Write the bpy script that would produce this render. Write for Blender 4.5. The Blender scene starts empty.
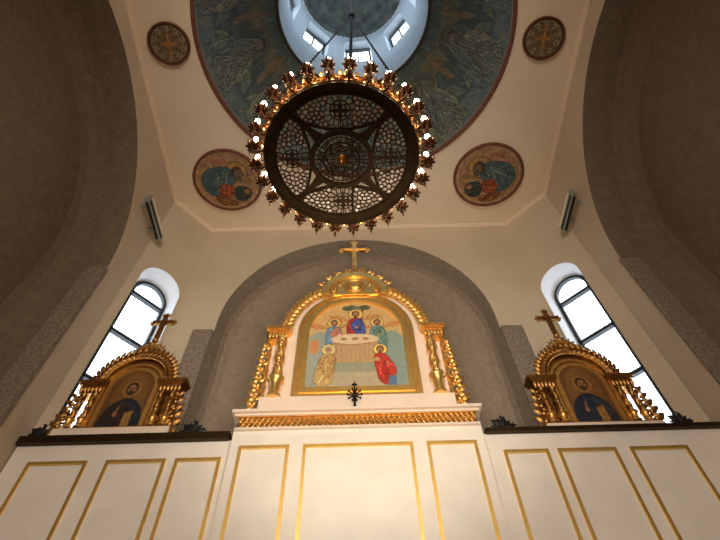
import bpy, math, random
import numpy as np
from mathutils import Vector, Matrix, geometry
PI = math.pi
C = bpy.context.scene.collection
EYE = 1.6                                   # eye height above the floor; heights below are given from the eye
rnd = random.Random(7)
# ------------------------------------------------------------------ camera
cd = bpy.data.cameras.new('camera'); cam = bpy.data.objects.new('camera', cd); C.objects.link(cam)
F_PX, CY_PX, PITCH, YAW, ROLL = 472.85, 219.0, math.radians(58.056), math.radians(1.4436), math.radians(-2.3393)
fw = Vector((math.sin(YAW)*math.cos(PITCH), math.cos(YAW)*math.cos(PITCH), math.sin(PITCH)))
rt = Vector((math.cos(YAW), -math.sin(YAW), 0)); up = rt.cross(fw)
R_ = math.cos(ROLL)*rt + math.sin(ROLL)*up; U_ = -math.sin(ROLL)*rt + math.cos(ROLL)*up
m = Matrix((R_, U_, -fw)).transposed().to_4x4(); m.translation = Vector((0, 0, EYE)); cam.matrix_world = m
cd.sensor_width = 36; cd.sensor_fit = 'HORIZONTAL'; cd.lens = F_PX/720*36; cd.shift_y = -(270-CY_PX)/720; cd.clip_start = 0.05
bpy.context.scene.camera = cam
# ------------------------------------------------------------------ world, lights, exposure
sc = bpy.context.scene
w = bpy.data.worlds.new('sky'); sc.world = w; w.use_nodes = True
bg = w.node_tree.nodes['Background']; bg.inputs[0].default_value = (0.86, 0.93, 1.0, 1); bg.inputs[1].default_value = 4.5
sc.view_settings.view_transform = 'Standard'; sc.view_settings.look = 'None'; sc.view_settings.gamma = 1
sc.view_settings.use_curve_mapping = False; sc.view_settings.exposure = 0.0
try:
    sc.cycles.use_denoising = True; sc.cycles.max_bounces = 8; sc.cycles.diffuse_bounces = 5
    sc.cycles.sample_clamp_indirect = 8
except Exception: pass
def lamp(name, kind, loc, energy, color, aim=None, size=1.0, size_y=None, **kw):
    l = bpy.data.lights.new(name, kind); l.energy = energy; l.color = color
    if kind == 'AREA':
        l.size = size
        if size_y: l.shape = 'RECTANGLE'; l.size_y = size_y
    elif kind == 'SPOT': l.spot_size = kw.get('cone', 1.2); l.spot_blend = 0.9; l.shadow_soft_size = size
    else: l.shadow_soft_size = size
    o = bpy.data.objects.new(name, l); C.objects.link(o); o.location = Vector(loc)+Vector((0, 0, EYE))
    if aim: o.rotation_euler = (Vector(aim)-Vector(loc)).to_track_quat('-Z', 'Y').to_euler()
    return o
lamp('nave_fill', 'AREA', (0.1, -7.5, 4.2), 640, (1.0, .89, .76), aim=(0.1, 4.5, 7.5), size=4.6, size_y=4)  # added warm fill from the unseen nave
lamp('screen_uplight', 'SPOT', (0.1, 1.2, 1.2), 560, (1.0, .88, .70), aim=(0.05, 5.6, 5.6), size=.3, cone=1.35)

# ------------------------------------------------------------------ helpers
def srgb(c):
    c = np.asarray(c, float); return np.where(c <= .04045, c/12.92, ((c+.055)/1.055)**2.4)
class MB:
    def __init__(s): s.v = []; s.f = []
    def add(s, vs, fs):
        n = len(s.v); s.v += [tuple(p) for p in vs]; s.f += [tuple(i+n for i in f) for f in fs]
    def box(s, a, b):
        x0, y0, z0 = a; x1, y1, z1 = b
        s.add([(x0,y0,z0),(x1,y0,z0),(x1,y1,z0),(x0,y1,z0),(x0,y0,z1),(x1,y0,z1),(x1,y1,z1),(x0,y1,z1)],
              [(3,2,1,0),(4,5,6,7),(0,1,5,4),(1,2,6,5),(2,3,7,6),(3,0,4,7)])
    def tube(s, pts, r, n=6, closed=False, cap=True):
        P = [Vector(p) for p in pts]; k = len(P)
        rr = r if isinstance(r, (list, tuple)) else [r]*k
        vs = []; fs = []; N = None
        for i, p in enumerate(P):
            if closed: t = P[(i+1) % k]-P[i-1]
            else: t = P[min(i+1, k-1)]-P[max(i-1, 0)]
            t = t.normalized() if t.length > 1e-9 else Vector((0, 0, 1))
            if N is None: N = t.orthogonal().normalized()
            else:
                N = N-t*N.dot(t); N = N.normalized() if N.length > 1e-6 else t.orthogonal().normalized()
            B = t.cross(N)
            for j in range(n):
                a = 2*PI*j/n; vs.append(p+(N*math.cos(a)+B*math.sin(a))*rr[i])
        for i in range(k if closed else k-1):
            for j in range(n):
                a, b = i*n+j, i*n+(j+1) % n; c, d = ((i+1) % k)*n+(j+1) % n, ((i+1) % k)*n+j
                fs.append((a, b, c, d))
        if cap and not closed: fs += [tuple(range(n))[::-1], tuple((k-1)*n+j for j in range(n))]
        s.add(vs, fs)
    def lathe(s, prof, c=(0, 0, 0), n=24, twist=None):
        vs = []; fs = []; k = len(prof)
        for r, z in prof:
            for j in range(n):
                a = 2*PI*j/n; q = r*(twist(a, z) if twist else 1); vs.append((c[0]+q*math.cos(a), c[1]+q*math.sin(a), c[2]+z))
        for i in range(k-1):
            for j in range(n): fs.append((i*n+j, i*n+(j+1) % n, (i+1)*n+(j+1) % n, (i+1)*n+j))
        fs += [tuple(range(n))[::-1], tuple((k-1)*n+j for j in range(n))]
        s.add(vs, fs)
    def strip(s, A, B, closed=False):
        n = len(A); s.add(list(A)+list(B), [(i, (i+1) % n, n+(i+1) % n, n+i) for i in range(n if closed else n-1)])
    def prism(s, poly, y0, y1):                # polygon in x, z pushed from y0 to y1
        n = len(poly)
        s.add([(x, y0, z) for x, z in poly]+[(x, y1, z) for x, z in poly],
              [tuple(range(n)), tuple(range(2*n-1, n-1, -1))]+[(i, n+i, n+(i+1) % n, (i+1) % n) for i in range(n)])
    def ring_prism(s, outer, inner, y0, y1, closed=True):   # closed frame between two outlines with as many points
        n = len(outer)
        O0 = [(x, y0, z) for x, z in outer]; I0 = [(x, y0, z) for x, z in inner]
        O1 = [(x, y1, z) for x, z in outer]; I1 = [(x, y1, z) for x, z in inner]
        cl = closed
        s.strip(O0, I0, cl); s.strip(I1, O1, cl); s.strip(O1, O0, cl); s.strip(I0, I1, cl)
        if not cl: s.add([O0[0], I0[0], I1[0], O1[0], O0[-1], I0[-1], I1[-1], O1[-1]], [(0, 1, 2, 3), (7, 6, 5, 4)])
    def ball(s, c, r, n=8, sc=(1, 1, 1)):
        k = max(3, n//2); prof = [(0.001 if i in (0, k) else math.sin(PI*i/k), -math.cos(PI*i/k)) for i in range(k+1)]
        vs = []; fs = []
        for q, z in prof:
            for j in range(n): vs.append((c[0]+r*sc[0]*q*math.cos(2*PI*j/n), c[1]+r*sc[1]*q*math.sin(2*PI*j/n), c[2]+r*sc[2]*z))
        for i in range(k):
            for j in range(n): fs.append((i*n+j, i*n+(j+1) % n, (i+1)*n+(j+1) % n, (i+1)*n+j))
        s.add(vs, fs)
    def build(s, name, mat, parent=None, smooth=False, local=False):
        me = bpy.data.meshes.new(name)
        off = Vector((0, 0, 0)) if local else Vector((0, 0, EYE))
        if parent and not local:
            q = parent
            while q: off -= q.location; q = q.parent
        me.from_pydata([tuple(Vector(p)+off) for p in s.v], [], s.f); me.materials.append(mat)
        if smooth is True: me.shade_smooth()
        elif smooth:
            me.shade_smooth()
            try: me.set_sharp_from_angle(angle=math.radians(smooth))
            except Exception: pass
        o = bpy.data.objects.new(name, me); C.objects.link(o); o.parent = parent
        return o
def tag(o, label=None, cat=None, group=None, kind=None):
    if label: o['label'] = label
    if cat: o['category'] = cat
    if group: o['group'] = group
    if kind: o['kind'] = kind
    return o
def thing(name, label, cat, loc, group=None):
    o = bpy.data.objects.new(name, None); C.objects.link(o); o.location = Vector(loc)+Vector((0, 0, EYE)); o.empty_display_size = .1
    return tag(o, label, cat, group)
def struct(o): o['kind'] = 'structure'; return o

# ------------------------------------------------------------------ materials
def mat(name, col, rough=.8, metal=0., noise=0., scale=5., bump=0., bscale=30., col2=None, detail=6., **kw):
    m = bpy.data.materials.new(name); m.use_nodes = True; nt = m.node_tree; b = nt.nodes['Principled BSDF']
    b.inputs['Roughness'].default_value = rough; b.inputs['Metallic'].default_value = metal
    lc = tuple(srgb(col))
    b.inputs['Base Color'].default_value = (*lc, 1)
    tc = nt.nodes.new('ShaderNodeTexCoord')
    if noise or col2 is not None:
        n = nt.nodes.new('ShaderNodeTexNoise'); n.inputs['Scale'].default_value = scale; n.inputs['Detail'].default_value = detail
        r = nt.nodes.new('ShaderNodeValToRGB'); nt.links.new(tc.outputs['Object'], n.inputs['Vector'])
        c2 = tuple(srgb(col2)) if col2 is not None else tuple(max(0, x*(1-noise)) for x in lc)
        r.color_ramp.elements[0].position = .35; r.color_ramp.elements[1].position = .65
        r.color_ramp.elements[0].color = (*c2, 1); r.color_ramp.elements[1].color = (*[min(1, x*(1+noise)) for x in lc], 1)
        nt.links.new(n.outputs['Fac'], r.inputs['Fac']); nt.links.new(r.outputs['Color'], b.inputs['Base Color'])
    if bump:
        n2 = nt.nodes.new('ShaderNodeTexNoise'); n2.inputs['Scale'].default_value = bscale; n2.inputs['Detail'].default_value = 4
        bp = nt.nodes.new('ShaderNodeBump'); bp.inputs['Strength'].default_value = bump; bp.inputs['Distance'].default_value = kw.get('dist', .02)
        nt.links.new(tc.outputs['Object'], n2.inputs['Vector']); nt.links.new(n2.outputs['Fac'], bp.inputs['Height']); nt.links.new(bp.outputs['Normal'], b.inputs['Normal'])
    return m
def vmat(name, rough=.7, tiles=60.):
    m = bpy.data.materials.new(name); m.use_nodes = True; nt = m.node_tree; b = nt.nodes['Principled BSDF']
    a = nt.nodes.new('ShaderNodeVertexColor'); a.layer_name = 'Col'; b.inputs['Roughness'].default_value = rough
    v = nt.nodes.new('ShaderNodeTexVoronoi'); v.inputs['Scale'].default_value = tiles
    tc = nt.nodes.new('ShaderNodeTexCoord'); nt.links.new(tc.outputs['Object'], v.inputs['Vector'])
    hs = nt.nodes.new('ShaderNodeMixRGB'); hs.blend_type = 'OVERLAY'; hs.inputs[0].default_value = .10
    bw = nt.nodes.new('ShaderNodeRGBToBW'); nt.links.new(v.outputs['Color'], bw.inputs[0])
    nt.links.new(a.outputs['Color'], hs.inputs[1]); nt.links.new(bw.outputs[0], hs.inputs[2]); nt.links.new(hs.outputs[0], b.inputs['Base Color'])
    return m
def emis(name, col, s):
    m = bpy.data.materials.new(name); m.use_nodes = True; b = m.node_tree.nodes['Principled BSDF']
    b.inputs['Base Color'].default_value = (*col, 1); b.inputs['Emission Color'].default_value = (*col, 1); b.inputs['Emission Strength'].default_value = s
    return m
M = {}
M['plaster'] = mat('plaster', (.78, .71, .61), .9, noise=.04, scale=1.2, bump=.15, bscale=18)
M['ceiling'] = mat('ceiling_paint', (.90, .82, .71), .9, noise=.03, scale=1.0)
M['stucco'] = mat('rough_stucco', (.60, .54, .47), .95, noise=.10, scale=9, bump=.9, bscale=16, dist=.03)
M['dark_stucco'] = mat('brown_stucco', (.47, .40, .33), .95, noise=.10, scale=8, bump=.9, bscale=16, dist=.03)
M['pilaster'] = mat('pilaster_stone', (.58, .52, .45), .9, col2=(.46, .41, .35), scale=22, bump=1., bscale=22, dist=.04)
M['trim'] = mat('trim_paint', (.88, .79, .68), .8)
M['white'] = mat('white_plaster', (.70, .75, .79), .85, noise=.03, scale=2)
M['dome'] = mat('painted_dome', (.44, .46, .44), .85, col2=(.28, .31, .31), scale=3)
M['sill'] = mat('window_reveal_paint', (.90, .91, .93), .8)
M['floor'] = mat('stone_floor', (.55, .47, .40), .5, noise=.15, scale=1.5)
M['gold'] = mat('gilding', (.95, .75, .43), .36, .88, noise=.12, scale=14, bump=.35, bscale=60, dist=.01)
M['gold_pale'] = mat('pale_gilding', (.96, .80, .48), .34, .85, noise=.06, scale=10)
M['gold_deep'] = mat('deep_gilding', (.68, .50, .28), .40, 1., noise=.2, scale=16, bump=.4, bscale=60, dist=.01)
M['marble'] = mat('white_marble', (.95, .92, .88), .35, noise=.04, scale=3, detail=10)
M['cream'] = mat('cream_paint', (.93, .85, .78), .5, noise=.03, scale=3)
M['bronze'] = mat('dark_bronze', (.25, .19, .12), .45, .85, noise=.2, scale=20)
M['copper'] = mat('copper_bronze', (.50, .30, .20), .35, .9, noise=.3, scale=25)
M['lampmetal'] = mat('aged_brass', (.40, .26, .16), .30, .95, noise=.5, scale=90, bump=.8, bscale=120, dist=.01)
M['glint'] = mat('pale_bulb_glint', (.90, .82, .77), .45, .25, noise=.1, scale=20)  # pale colour stands for bulb light reflected off the openwork
M['brass'] = mat('brass', (.80, .56, .28), .28, 1., noise=.15, scale=20)
M['iron'] = mat('black_iron', (.10, .10, .11), .5, .5)
M['frame'] = mat('window_frame_paint', (.16, .19, .21), .5, .2)
M['candle'] = mat('candle_sleeve', (.95, .90, .80), .5)
M['bulb'] = emis('lit_bulb', (1.0, .80, .52), 55)
M['steel'] = mat('fixture_metal', (.62, .64, .60), .4, .6)
M['louver'] = mat('fixture_louver', (.10, .10, .09), .5, .2)
M['mosaic'] = vmat('mosaic_painting', .7, 18)
M['fresco'] = vmat('medallion_painting', .7, 45)
M['icon'] = vmat('icon_painting', .5, 80)
M['border'] = mat('medallion_border', (.42, .22, .15), .7, noise=.2, scale=12)
M['border_dark'] = mat('mural_border', (.30, .22, .16), .7, noise=.2, scale=8)
gl = bpy.data.materials.new('window_glass'); gl.use_nodes = True
g_ = gl.node_tree; g_.nodes.clear(); go = g_.nodes.new('ShaderNodeOutputMaterial'); gt = g_.nodes.new('ShaderNodeBsdfTransparent'); gg = g_.nodes.new('ShaderNodeBsdfGlossy')
gg.inputs['Roughness'].default_value = .05; gm = g_.nodes.new('ShaderNodeMixShader'); gm.inputs[0].default_value = .06
gt.inputs[0].default_value = (.97, .99, 1, 1)
g_.links.new(gt.outputs[0], gm.inputs[1]); g_.links.new(gg.outputs[0], gm.inputs[2]); g_.links.new(gm.outputs[0], go.inputs[0]); M['glass'] = gl

# ------------------------------------------------------------------ painting in the colour of the surface
class Canvas:
    def __init__(s, X, Y, base, seed=1):
        s.X, s.Y = X, Y; s.c = np.zeros(X.shape+(3,)); s.c[:] = base; s.r = np.random.RandomState(seed)
    def put(s, m, col, a=1.): s.c[m] = s.c[m]*(1-a)+np.array(col)*a
    def ell(s, x, y, rx, ry, col, rot=0, a=1.):
        dx, dy = s.X-x, s.Y-y; c, q = math.cos(rot), math.sin(rot)
        s.put(((dx*c+dy*q)/rx)**2+((-dx*q+dy*c)/ry)**2 < 1, col, a)
    def ring(s, x, y, r, wd, col, a=1.):
        d = np.hypot(s.X-x, s.Y-y); s.put(abs(d-r) < wd/2, col, a)
    def poly(s, pts, col, a=1.):
        m = np.zeros(s.X.shape, bool); n = len(pts)
        for i in range(n):
            (x0, y0), (x1, y1) = pts[i], pts[(i+1) % n]
            if y0 == y1: continue
            k = (s.Y > y0) != (s.Y > y1); m ^= k & (s.X < (x1-x0)*(s.Y-y0)/(y1-y0)+x0)
        s.put(m, col, a)
    def line(s, pts, wd, col, a=1.):
        for (x0, y0), (x1, y1) in zip(pts[:-1], pts[1:]):
            dx, dy = x1-x0, y1-y0; L = dx*dx+dy*dy+1e-12
            t = np.clip(((s.X-x0)*dx+(s.Y-y0)*dy)/L, 0, 1)
            s.put(np.hypot(s.X-x0-t*dx, s.Y-y0-t*dy) < wd/2, col, a)
    def blot(s, amt, k=9):
        h, w_ = s.X.shape; g = s.r.rand(h//k+2, w_//k+2, 3)*.7+s.r.rand(h//k+2, w_//k+2, 1)*.6
        g = .25*g+.75*g.mean(-1, keepdims=True); g = np.kron(g, np.ones((k, k, 1)))[:h, :w_]; s.c *= 1+(g-.65)*amt
    def robe(s, pts, col, dark, light, n=5, wd=.012):
        for _ in range(1):                            # soften the corners of the outline
            pts = [q for (x0, y0), (x1, y1) in zip(pts, pts[1:]+pts[:1]) for q in ((x0*.75+x1*.25, y0*.75+y1*.25), (x0*.25+x1*.75, y0*.25+y1*.75))]
        s.poly(pts, col); P = np.array(pts); c = P.mean(0)
        for i in range(n):
            a = P[s.r.randint(len(P))]; b = P[s.r.randint(len(P))]; t = s.r.rand()*.5+.2
            p = c+(a-c)*.85; q = c+(b-c)*t; mid = (p+q)/2+(s.r.rand(2)-.5)*.1*np.ptp(P[:, 0])
            s.line([p, mid, q], wd, dark if i % 2 else light, .8)
        s.line(list(pts)+[pts[0]], wd*.8, dark, .6)
    def person(s, x, y, h, robe, over, halo=(.80, .62, .30), lean=0., skin=(.72, .50, .36), hair=(.28, .19, .14), book=None):
        """a standing or half-length robed figure: y is the hem, h the height to the crown of the head"""
        dk = tuple(k*.45 for k in robe); lt = tuple(min(1, k*1.45+.08) for k in robe); od = tuple(k*.5 for k in over); ol = tuple(min(1, k*1.4+.08) for k in over)
        hx, hy, r = x+lean*h, y+h*.87, h*.075
        s.ell(hx, hy, r*2.05, r*2.05, (.32, .22, .14)); s.ell(hx, hy, r*1.85, r*1.85, halo)
        s.robe([(x-.17*h, y), (x+.17*h, y), (x+.18*h+lean*h*.5, y+.45*h), (hx+.15*h, y+.70*h), (hx+.05*h, y+.78*h), (hx-.05*h, y+.78*h), (hx-.15*h, y+.70*h), (x-.18*h+lean*h*.5, y+.45*h)], robe, dk, lt, 7, h*.016)
        s.robe([(hx+.04*h, y+.77*h), (hx+.15*h, y+.68*h), (x+.20*h, y+.35*h), (x+.1*h, y+.12*h), (x-.02*h, y+.40*h), (x-.12*h, y+.58*h)], over, od, ol, 6, h*.016)
        s.ell(hx, hy+r*.15, r*1.05, r*1.25, hair); s.ell(hx, hy-r*.1, r*.72, r*1.0, skin); s.ell(hx, hy-r*.75, r*.5, r*.5, hair, a=.6)
        s.line([(hx-r*.35, hy+r*.1), (hx-r*.1, hy+r*.1)], h*.008, (.15, .1, .08)); s.line([(hx+r*.1, hy+r*.1), (hx+r*.35, hy+r*.1)], h*.008, (.15, .1, .08))
        s.ell(x+.02*h, y+.52*h, .035*h, .03*h, skin)
        if book: s.poly([(x-.12*h, y+.42*h), (x-.01*h, y+.40*h), (x+.0*h, y+.55*h), (x-.11*h, y+.57*h)], book)
    def wing(s, x, y, L, ang, col, dark):
        c, q = math.cos(ang), math.sin(ang); n = (-q, c)
        pts = [(x, y), (x+c*L*.5+n[0]*L*.2, y+q*L*.5+n[1]*L*.2), (x+c*L, y+q*L), (x+c*L*.6-n[0]*L*.12, y+q*L*.6-n[1]*L*.12)]
        s.poly(pts, col)
        for k in range(5):
            t = .12+k*.15; s.line([(x+c*L*t, y+q*L*t), (x+c*L*(t+.25)+n[0]*L*.1, y+q*L*(t+.25)+n[1]*L*.1)], L*.02, dark, .7)
        s.line(pts+[pts[0]], L*.022, dark, .8)
def painted(name, mat_, P, colors, keep, parent=None):
    """P (h, w, 3) points seen from the eye, colors (h, w, 3) in display values, keep (h-1, w-1) faces kept"""
    h, w_ = P.shape[:2]; off = Vector((0, 0, EYE))
    q = parent
    while q: off -= q.location; q = q.parent
    idx = np.arange(h*w_).reshape(h, w_)
    f = np.stack([idx[:-1, :-1], idx[:-1, 1:], idx[1:, 1:], idx[1:, :-1]], -1)[keep]
    used = np.unique(f); re = -np.ones(h*w_, int); re[used] = np.arange(len(used)); f = re[f]
    V = (P.reshape(-1, 3)+np.array(off))[used]; me = bpy.data.meshes.new(name)
    me.vertices.add(len(V)); me.vertices.foreach_set('co', V.astype(np.float32).ravel())
    me.loops.add(f.size); me.loops.foreach_set('vertex_index', f.astype(np.int32).ravel())
    me.polygons.add(len(f)); me.polygons.foreach_set('loop_start', np.arange(0, f.size, 4, dtype=np.int32))
    me.polygons.foreach_set('loop_total', np.full(len(f), 4, np.int32)); me.update(); me.validate()
    at = me.color_attributes.new('Col', 'FLOAT_COLOR', 'POINT')
    col = np.ones((len(V), 4), np.float32); col[:, :3] = srgb(np.clip(colors.reshape(-1, 3)[used], 0, 1)); at.data.foreach_set('color', col.ravel())
    me.materials.append(mat_); me.shade_smooth()
    o = bpy.data.objects.new(name, me); C.objects.link(o); o.parent = parent
    return o

# ------------------------------------------------------------------ the room
XL, XR, YF, YB, XM, YM, H = -3.86, 4.20, 5.84, -2.34, .10, 1.75, 9.0
FL = -EYE
A_L, B_L = (XL, 5.06), (-3.205, YF)            # the two front corners are cut off at an angle
A_R, B_R = (3.44, YF), (XR, 5.06)
def plane_map(a, b):
    """u runs from a to b, d goes outwards (to the left of a to b)"""
    ax, ay = a; L = math.hypot(b[0]-ax, b[1]-ay); ux, uy = (b[0]-ax)/L, (b[1]-ay)/L
    return (lambda u, v, d=0: (ax+ux*u-uy*d, ay+uy*u+ux*d, v)), L
def arch_top(o, u): return o['s']+math.sqrt(max(0, o['r']**2-(u-o['c'])**2))
def arch_wall(mb, P, u0, u1, v0, v1, ops, step=None, n=28):
    us = {u0, u1}
    for o in ops: us |= {round(o['c']-o['r']*math.cos(PI*i/n), 6) for i in range(n+1)}
    if step: us |= {round(u0+(u1-u0)*i/step, 6) for i in range(step+1)}
    us = sorted(us)
    for a, b in zip(us[:-1], us[1:]):
        if b-a < 1e-7: continue
        o = next((q for q in ops if q['c']-q['r']-1e-5 <= a and b <= q['c']+q['r']+1e-5), None)
        if o is None: mb.add([P(a, v0), P(b, v0), P(b, v1), P(a, v1)], [(0, 1, 2, 3)])
        else:
            ta = arch_top(o, a) if a > o['c']-o['r']+1e-5 else o['s']; tb = arch_top(o, b) if b < o['c']+o['r']-1e-5 else o['s']
            mb.add([P(a, ta), P(b, tb), P(b, v1), P(a, v1)], [(0, 1, 2, 3)])
            if o['b'] > v0+1e-4: mb.add([P(a, v0), P(b, v0), P(b, o['b']), P(a, o['b'])], [(0, 1, 2, 3)])
def outline(o, k=0., n=28, closed=False):
    r = o['r']-k; pts = [(o['c']-r, o['b']+(k if closed else 0))]
    pts += [(o['c']-r*math.cos(PI*i/n), o['s']+r*math.sin(PI*i/n)) for i in range(n+1)]
    return pts+[(o['c']+r, o['b']+(k if closed else 0))]
def niche(mb, P, o, rings, cap=True, n=28):
    prev = None
    for k, d in rings:
        cur = [P(u, v, d) for u, v in outline(o, k, n)]
        if prev: mb.strip(prev, cur)
        prev = cur
    if cap: mb.add(prev, [tuple(range(len(prev)))])
fl = MB(); fl.add([(-6, -13, FL), (6.3, -13, FL), (6.3, 7.2, FL), (-6, 7.2, FL)], [(0, 1, 2, 3)]); struct(fl.build('floor', M['floor']))
# front wall with the deep arch behind the altar screen
Pf, Lf = plane_map(B_L, A_R); cf = 0.02-B_L[0]
of = dict(c=cf, r=2.43, s=6.08, b=FL)
mb = MB(); arch_wall(mb, Pf, 0, Lf, FL, H, [of]); wf = struct(mb.build('wall_front', M['plaster']))
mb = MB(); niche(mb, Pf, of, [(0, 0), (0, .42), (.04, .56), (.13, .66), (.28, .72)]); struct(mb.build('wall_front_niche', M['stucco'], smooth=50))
# side walls and their shallow arches
yc = 1.78
for side, a, b in (('left', (XL, YB+.75), A_L), ('right', B_R, (XR, YB+.75))):
    P, L = plane_map(a, b); c = yc-a[1] if side == 'left' else a[1]-yc
    o = dict(c=c, r=2.74, s=5.75, b=FL)
    mb = MB(); arch_wall(mb, P, 0, L, FL, H, [o]); struct(mb.build('wall_'+side, M['plaster']))
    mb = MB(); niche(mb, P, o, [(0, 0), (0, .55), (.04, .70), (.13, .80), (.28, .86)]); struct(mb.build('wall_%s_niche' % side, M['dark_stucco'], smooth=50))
# back wall, open to the nave through a third arch
a, b = (3.44, YB), (-3.205, YB); P, L = plane_map(a, b); ob = dict(c=3.44-.02, r=2.43, s=6.08, b=FL)
mb = MB(); arch_wall(mb, P, 0, L, FL, H, [ob]); niche(mb, P, ob, [(0, 0), (0, .8)], cap=False); struct(mb.build('wall_back', M['plaster']))
for nm, a, b in (('back_left', b, (XL, YB+.75)), ('back_right', (XR, YB+.75), (3.44, YB))):
    P, L = plane_map(a, b); mb = MB(); arch_wall(mb, P, 0, L, FL, H, []); struct(mb.build('wall_'+nm, M['plaster']))
mb = MB()
for q in ([(-5, -3.14), (-5, -12)], [(-5, -12), (5.3, -12)], [(5.3, -12), (5.3, -3.14)], [(-5, -3.14), (-2.41, -3.14)], [(2.45, -3.14), (5.3, -3.14)]):
    (x0, y0), (x1, y1) = q; mb.add([(x0, y0, FL), (x1, y1, FL), (x1, y1, 8.6), (x0, y0, 8.6)], [(0, 1, 2, 3)])
mb.add([(-2.41, -3.14, 8.52), (2.45, -3.14, 8.52), (2.45, -3.14, 8.6), (-2.41, -3.14, 8.6)], [(0, 1, 2, 3)])
mb.add([(-5, -3.14, 8.6), (5.3, -3.14, 8.6), (5.3, -12, 8.6), (-5, -12, 8.6)], [(0, 1, 2, 3)]); struct(mb.build('wall_nave', M['plaster']))
# cut corners with tall arched windows
def glazed_window(name, P, o, d, bars, w_=.045, verts=()):
    fr = MB(); n = 28; O = outline(o, 0, n, True); I = outline(o, w_, n, True)
    for d0, A, B in ((d-.05, O, I),): fr.strip([P(u, v, d0) for u, v in A], [P(u, v, d0) for u, v in B], True)
    fr.strip([P(u, v, d+.03) for u, v in O], [P(u, v, d-.05) for u, v in O], True); fr.strip([P(u, v, d-.05) for u, v in I], [P(u, v, d+.03) for u, v in I], True)
    fr.strip([P(u, v, d+.03) for u, v in I], [P(u, v, d+.03) for u, v in O], True)
    def bar(u0, u1, v0, v1):
        vs = [P(u, v, e) for e in (d-.05, d+.03) for u, v in ((u0, v0), (u1, v0), (u1, v1), (u0, v1))]
        fr.add(vs, [(0, 1, 2, 3), (7, 6, 5, 4), (0, 4, 5, 1), (1, 5, 6, 2), (2, 6, 7, 3), (3, 7, 4, 0)])
    for z in bars: bar(o['c']-o['r']+.01, o['c']+o['r']-.01, z-w_*.6, z+w_*.6)
    for u in verts: bar(u-.018, u+.018, o['b'], o['s']+o['r']-.01)
    f = struct(fr.build(name, M['frame'])); f['label'] = 'dark window frame'
    pn = MB(); pn.add([P(u, v, d) for u, v in outline(o, w_*.5, n, True)], [tuple(range(2+n+1))])
    pn.build('pane', M['glass'], f); del f['label']
    return f
for side, a, b, c, r, cw, rw, bars, wi in (('front_left', A_L, B_L, .56, .40, .575, .345, (6.5, 5.6, 4.68, 3.76), 1), ('front_right', A_R, B_R, .42, .385, .435, .335, (6.44, 5.53, 4.62, 3.7), 2)):
    P, L = plane_map(a, b) ; o = dict(c=c, r=r, s=6.64, b=2.2); ow = dict(c=cw, r=rw, s=6.58, b=2.3)
    mb = MB(); arch_wall(mb, P, 0, L, FL, H, [o]); struct(mb.build('wall_'+side, M['plaster']))
    mb = MB(); mb.strip([P(u, v, 0) for u, v in outline(o, 0, 28, True)], [P(u, v, .38) for u, v in outline(ow, 0, 28, True)], True)
    struct(mb.build('wall_%s_reveal' % side, M['sill'], smooth=50))
    glazed_window('window_%d' % wi, P, ow, .35, bars, .05)
# pilaster strips beside the arches
def strip_box(name, a, b):
    mb = MB(); mb.box(a, b); o = mb.build(name, M['pilaster']); struct(o)
    bv = o.modifiers.new('b', 'BEVEL'); bv.width = .02; bv.segments = 2; return o
strip_box('trim_1', (-2.76, YF-.06, FL), (-2.41, YF+.02, 5.86)); strip_box('trim_2', (2.45, YF-.06, FL), (2.82, YF+.02, 5.80))
strip_box('trim_3', (XL-.30, 4.46, FL), (XL+.02, 4.56, 5.93)); strip_box('trim_4', (XR-.02, 4.50, FL), (XR+.32, 4.56, 5.93))
# ceiling with the round opening, moulding round its edge
oct_ = [A_L, B_L, A_R, B_R, (XR, YB+.75), (3.44, YB), (-3.205, YB), (XL, YB+.75)]
DC, RD, ZD, RT = (.09, 1.655), 2.87, 11.66, 1.72
def ray_oct(cx, cy, dx, dy):
    best = 1e9
    for (x0, y0), (x1, y1) in zip(oct_, oct_[1:]+oct_[:1]):
        ex, ey = x1-x0, y1-y0; den = dx*ey-dy*ex
        if abs(den) < 1e-9: continue
        t = ((x0-cx)*ey-(y0-cy)*ex)/den; s_ = ((x0-cx)*dy-(y0-cy)*dx)/den
        if t > 0 and -1e-6 <= s_ <= 1+1e-6: best = min(best, t)
    return best
angs = sorted({round(2*PI*i/160, 6) for i in range(160)} | {round(math.atan2(y-DC[1], x-DC[0]) % (2*PI), 6) for x, y in oct_})
mb = MB(); inn = [(DC[0]+RD*math.cos(t), DC[1]+RD*math.sin(t), H) for t in angs]
out = [(DC[0]+math.cos(t)*ray_oct(*DC, math.cos(t), math.sin(t)), DC[1]+math.sin(t)*ray_oct(*DC, math.cos(t), math.sin(t)), H) for t in angs]
mb.strip(inn, out, True); struct(mb.build('ceiling', M['ceiling']))
def inset(k):
    cx, cy = sum(p[0] for p in oct_)/8, sum(p[1] for p in oct_)/8; n = 8; res = []
    for i in range(n):
        p0, p1, p2 = [Vector(oct_[j % n]) for j in (i-1, i, i+1)]
        def off(a, b):
            d = (b-a).normalized(); return Vector((d.y, -d.x))
        n1, n2 = off(p0, p1), off(p1, p2); m_ = (n1+n2); m_ = m_/(m_.dot(n1)); res.append(tuple(p1+m_*k))
    return res
mb = MB(); prof = [(0, -.07), (.02, -.07), (.03, -.04), (.05, -.03), (.06, 0)]
rings = [[(x, y, H+z) for x, y in inset(k)] for k, z in prof]
for A, B in zip(rings[:-1], rings[1:]): mb.strip(A, B, True)
struct(mb.build('trim_5', M['trim']))

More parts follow.
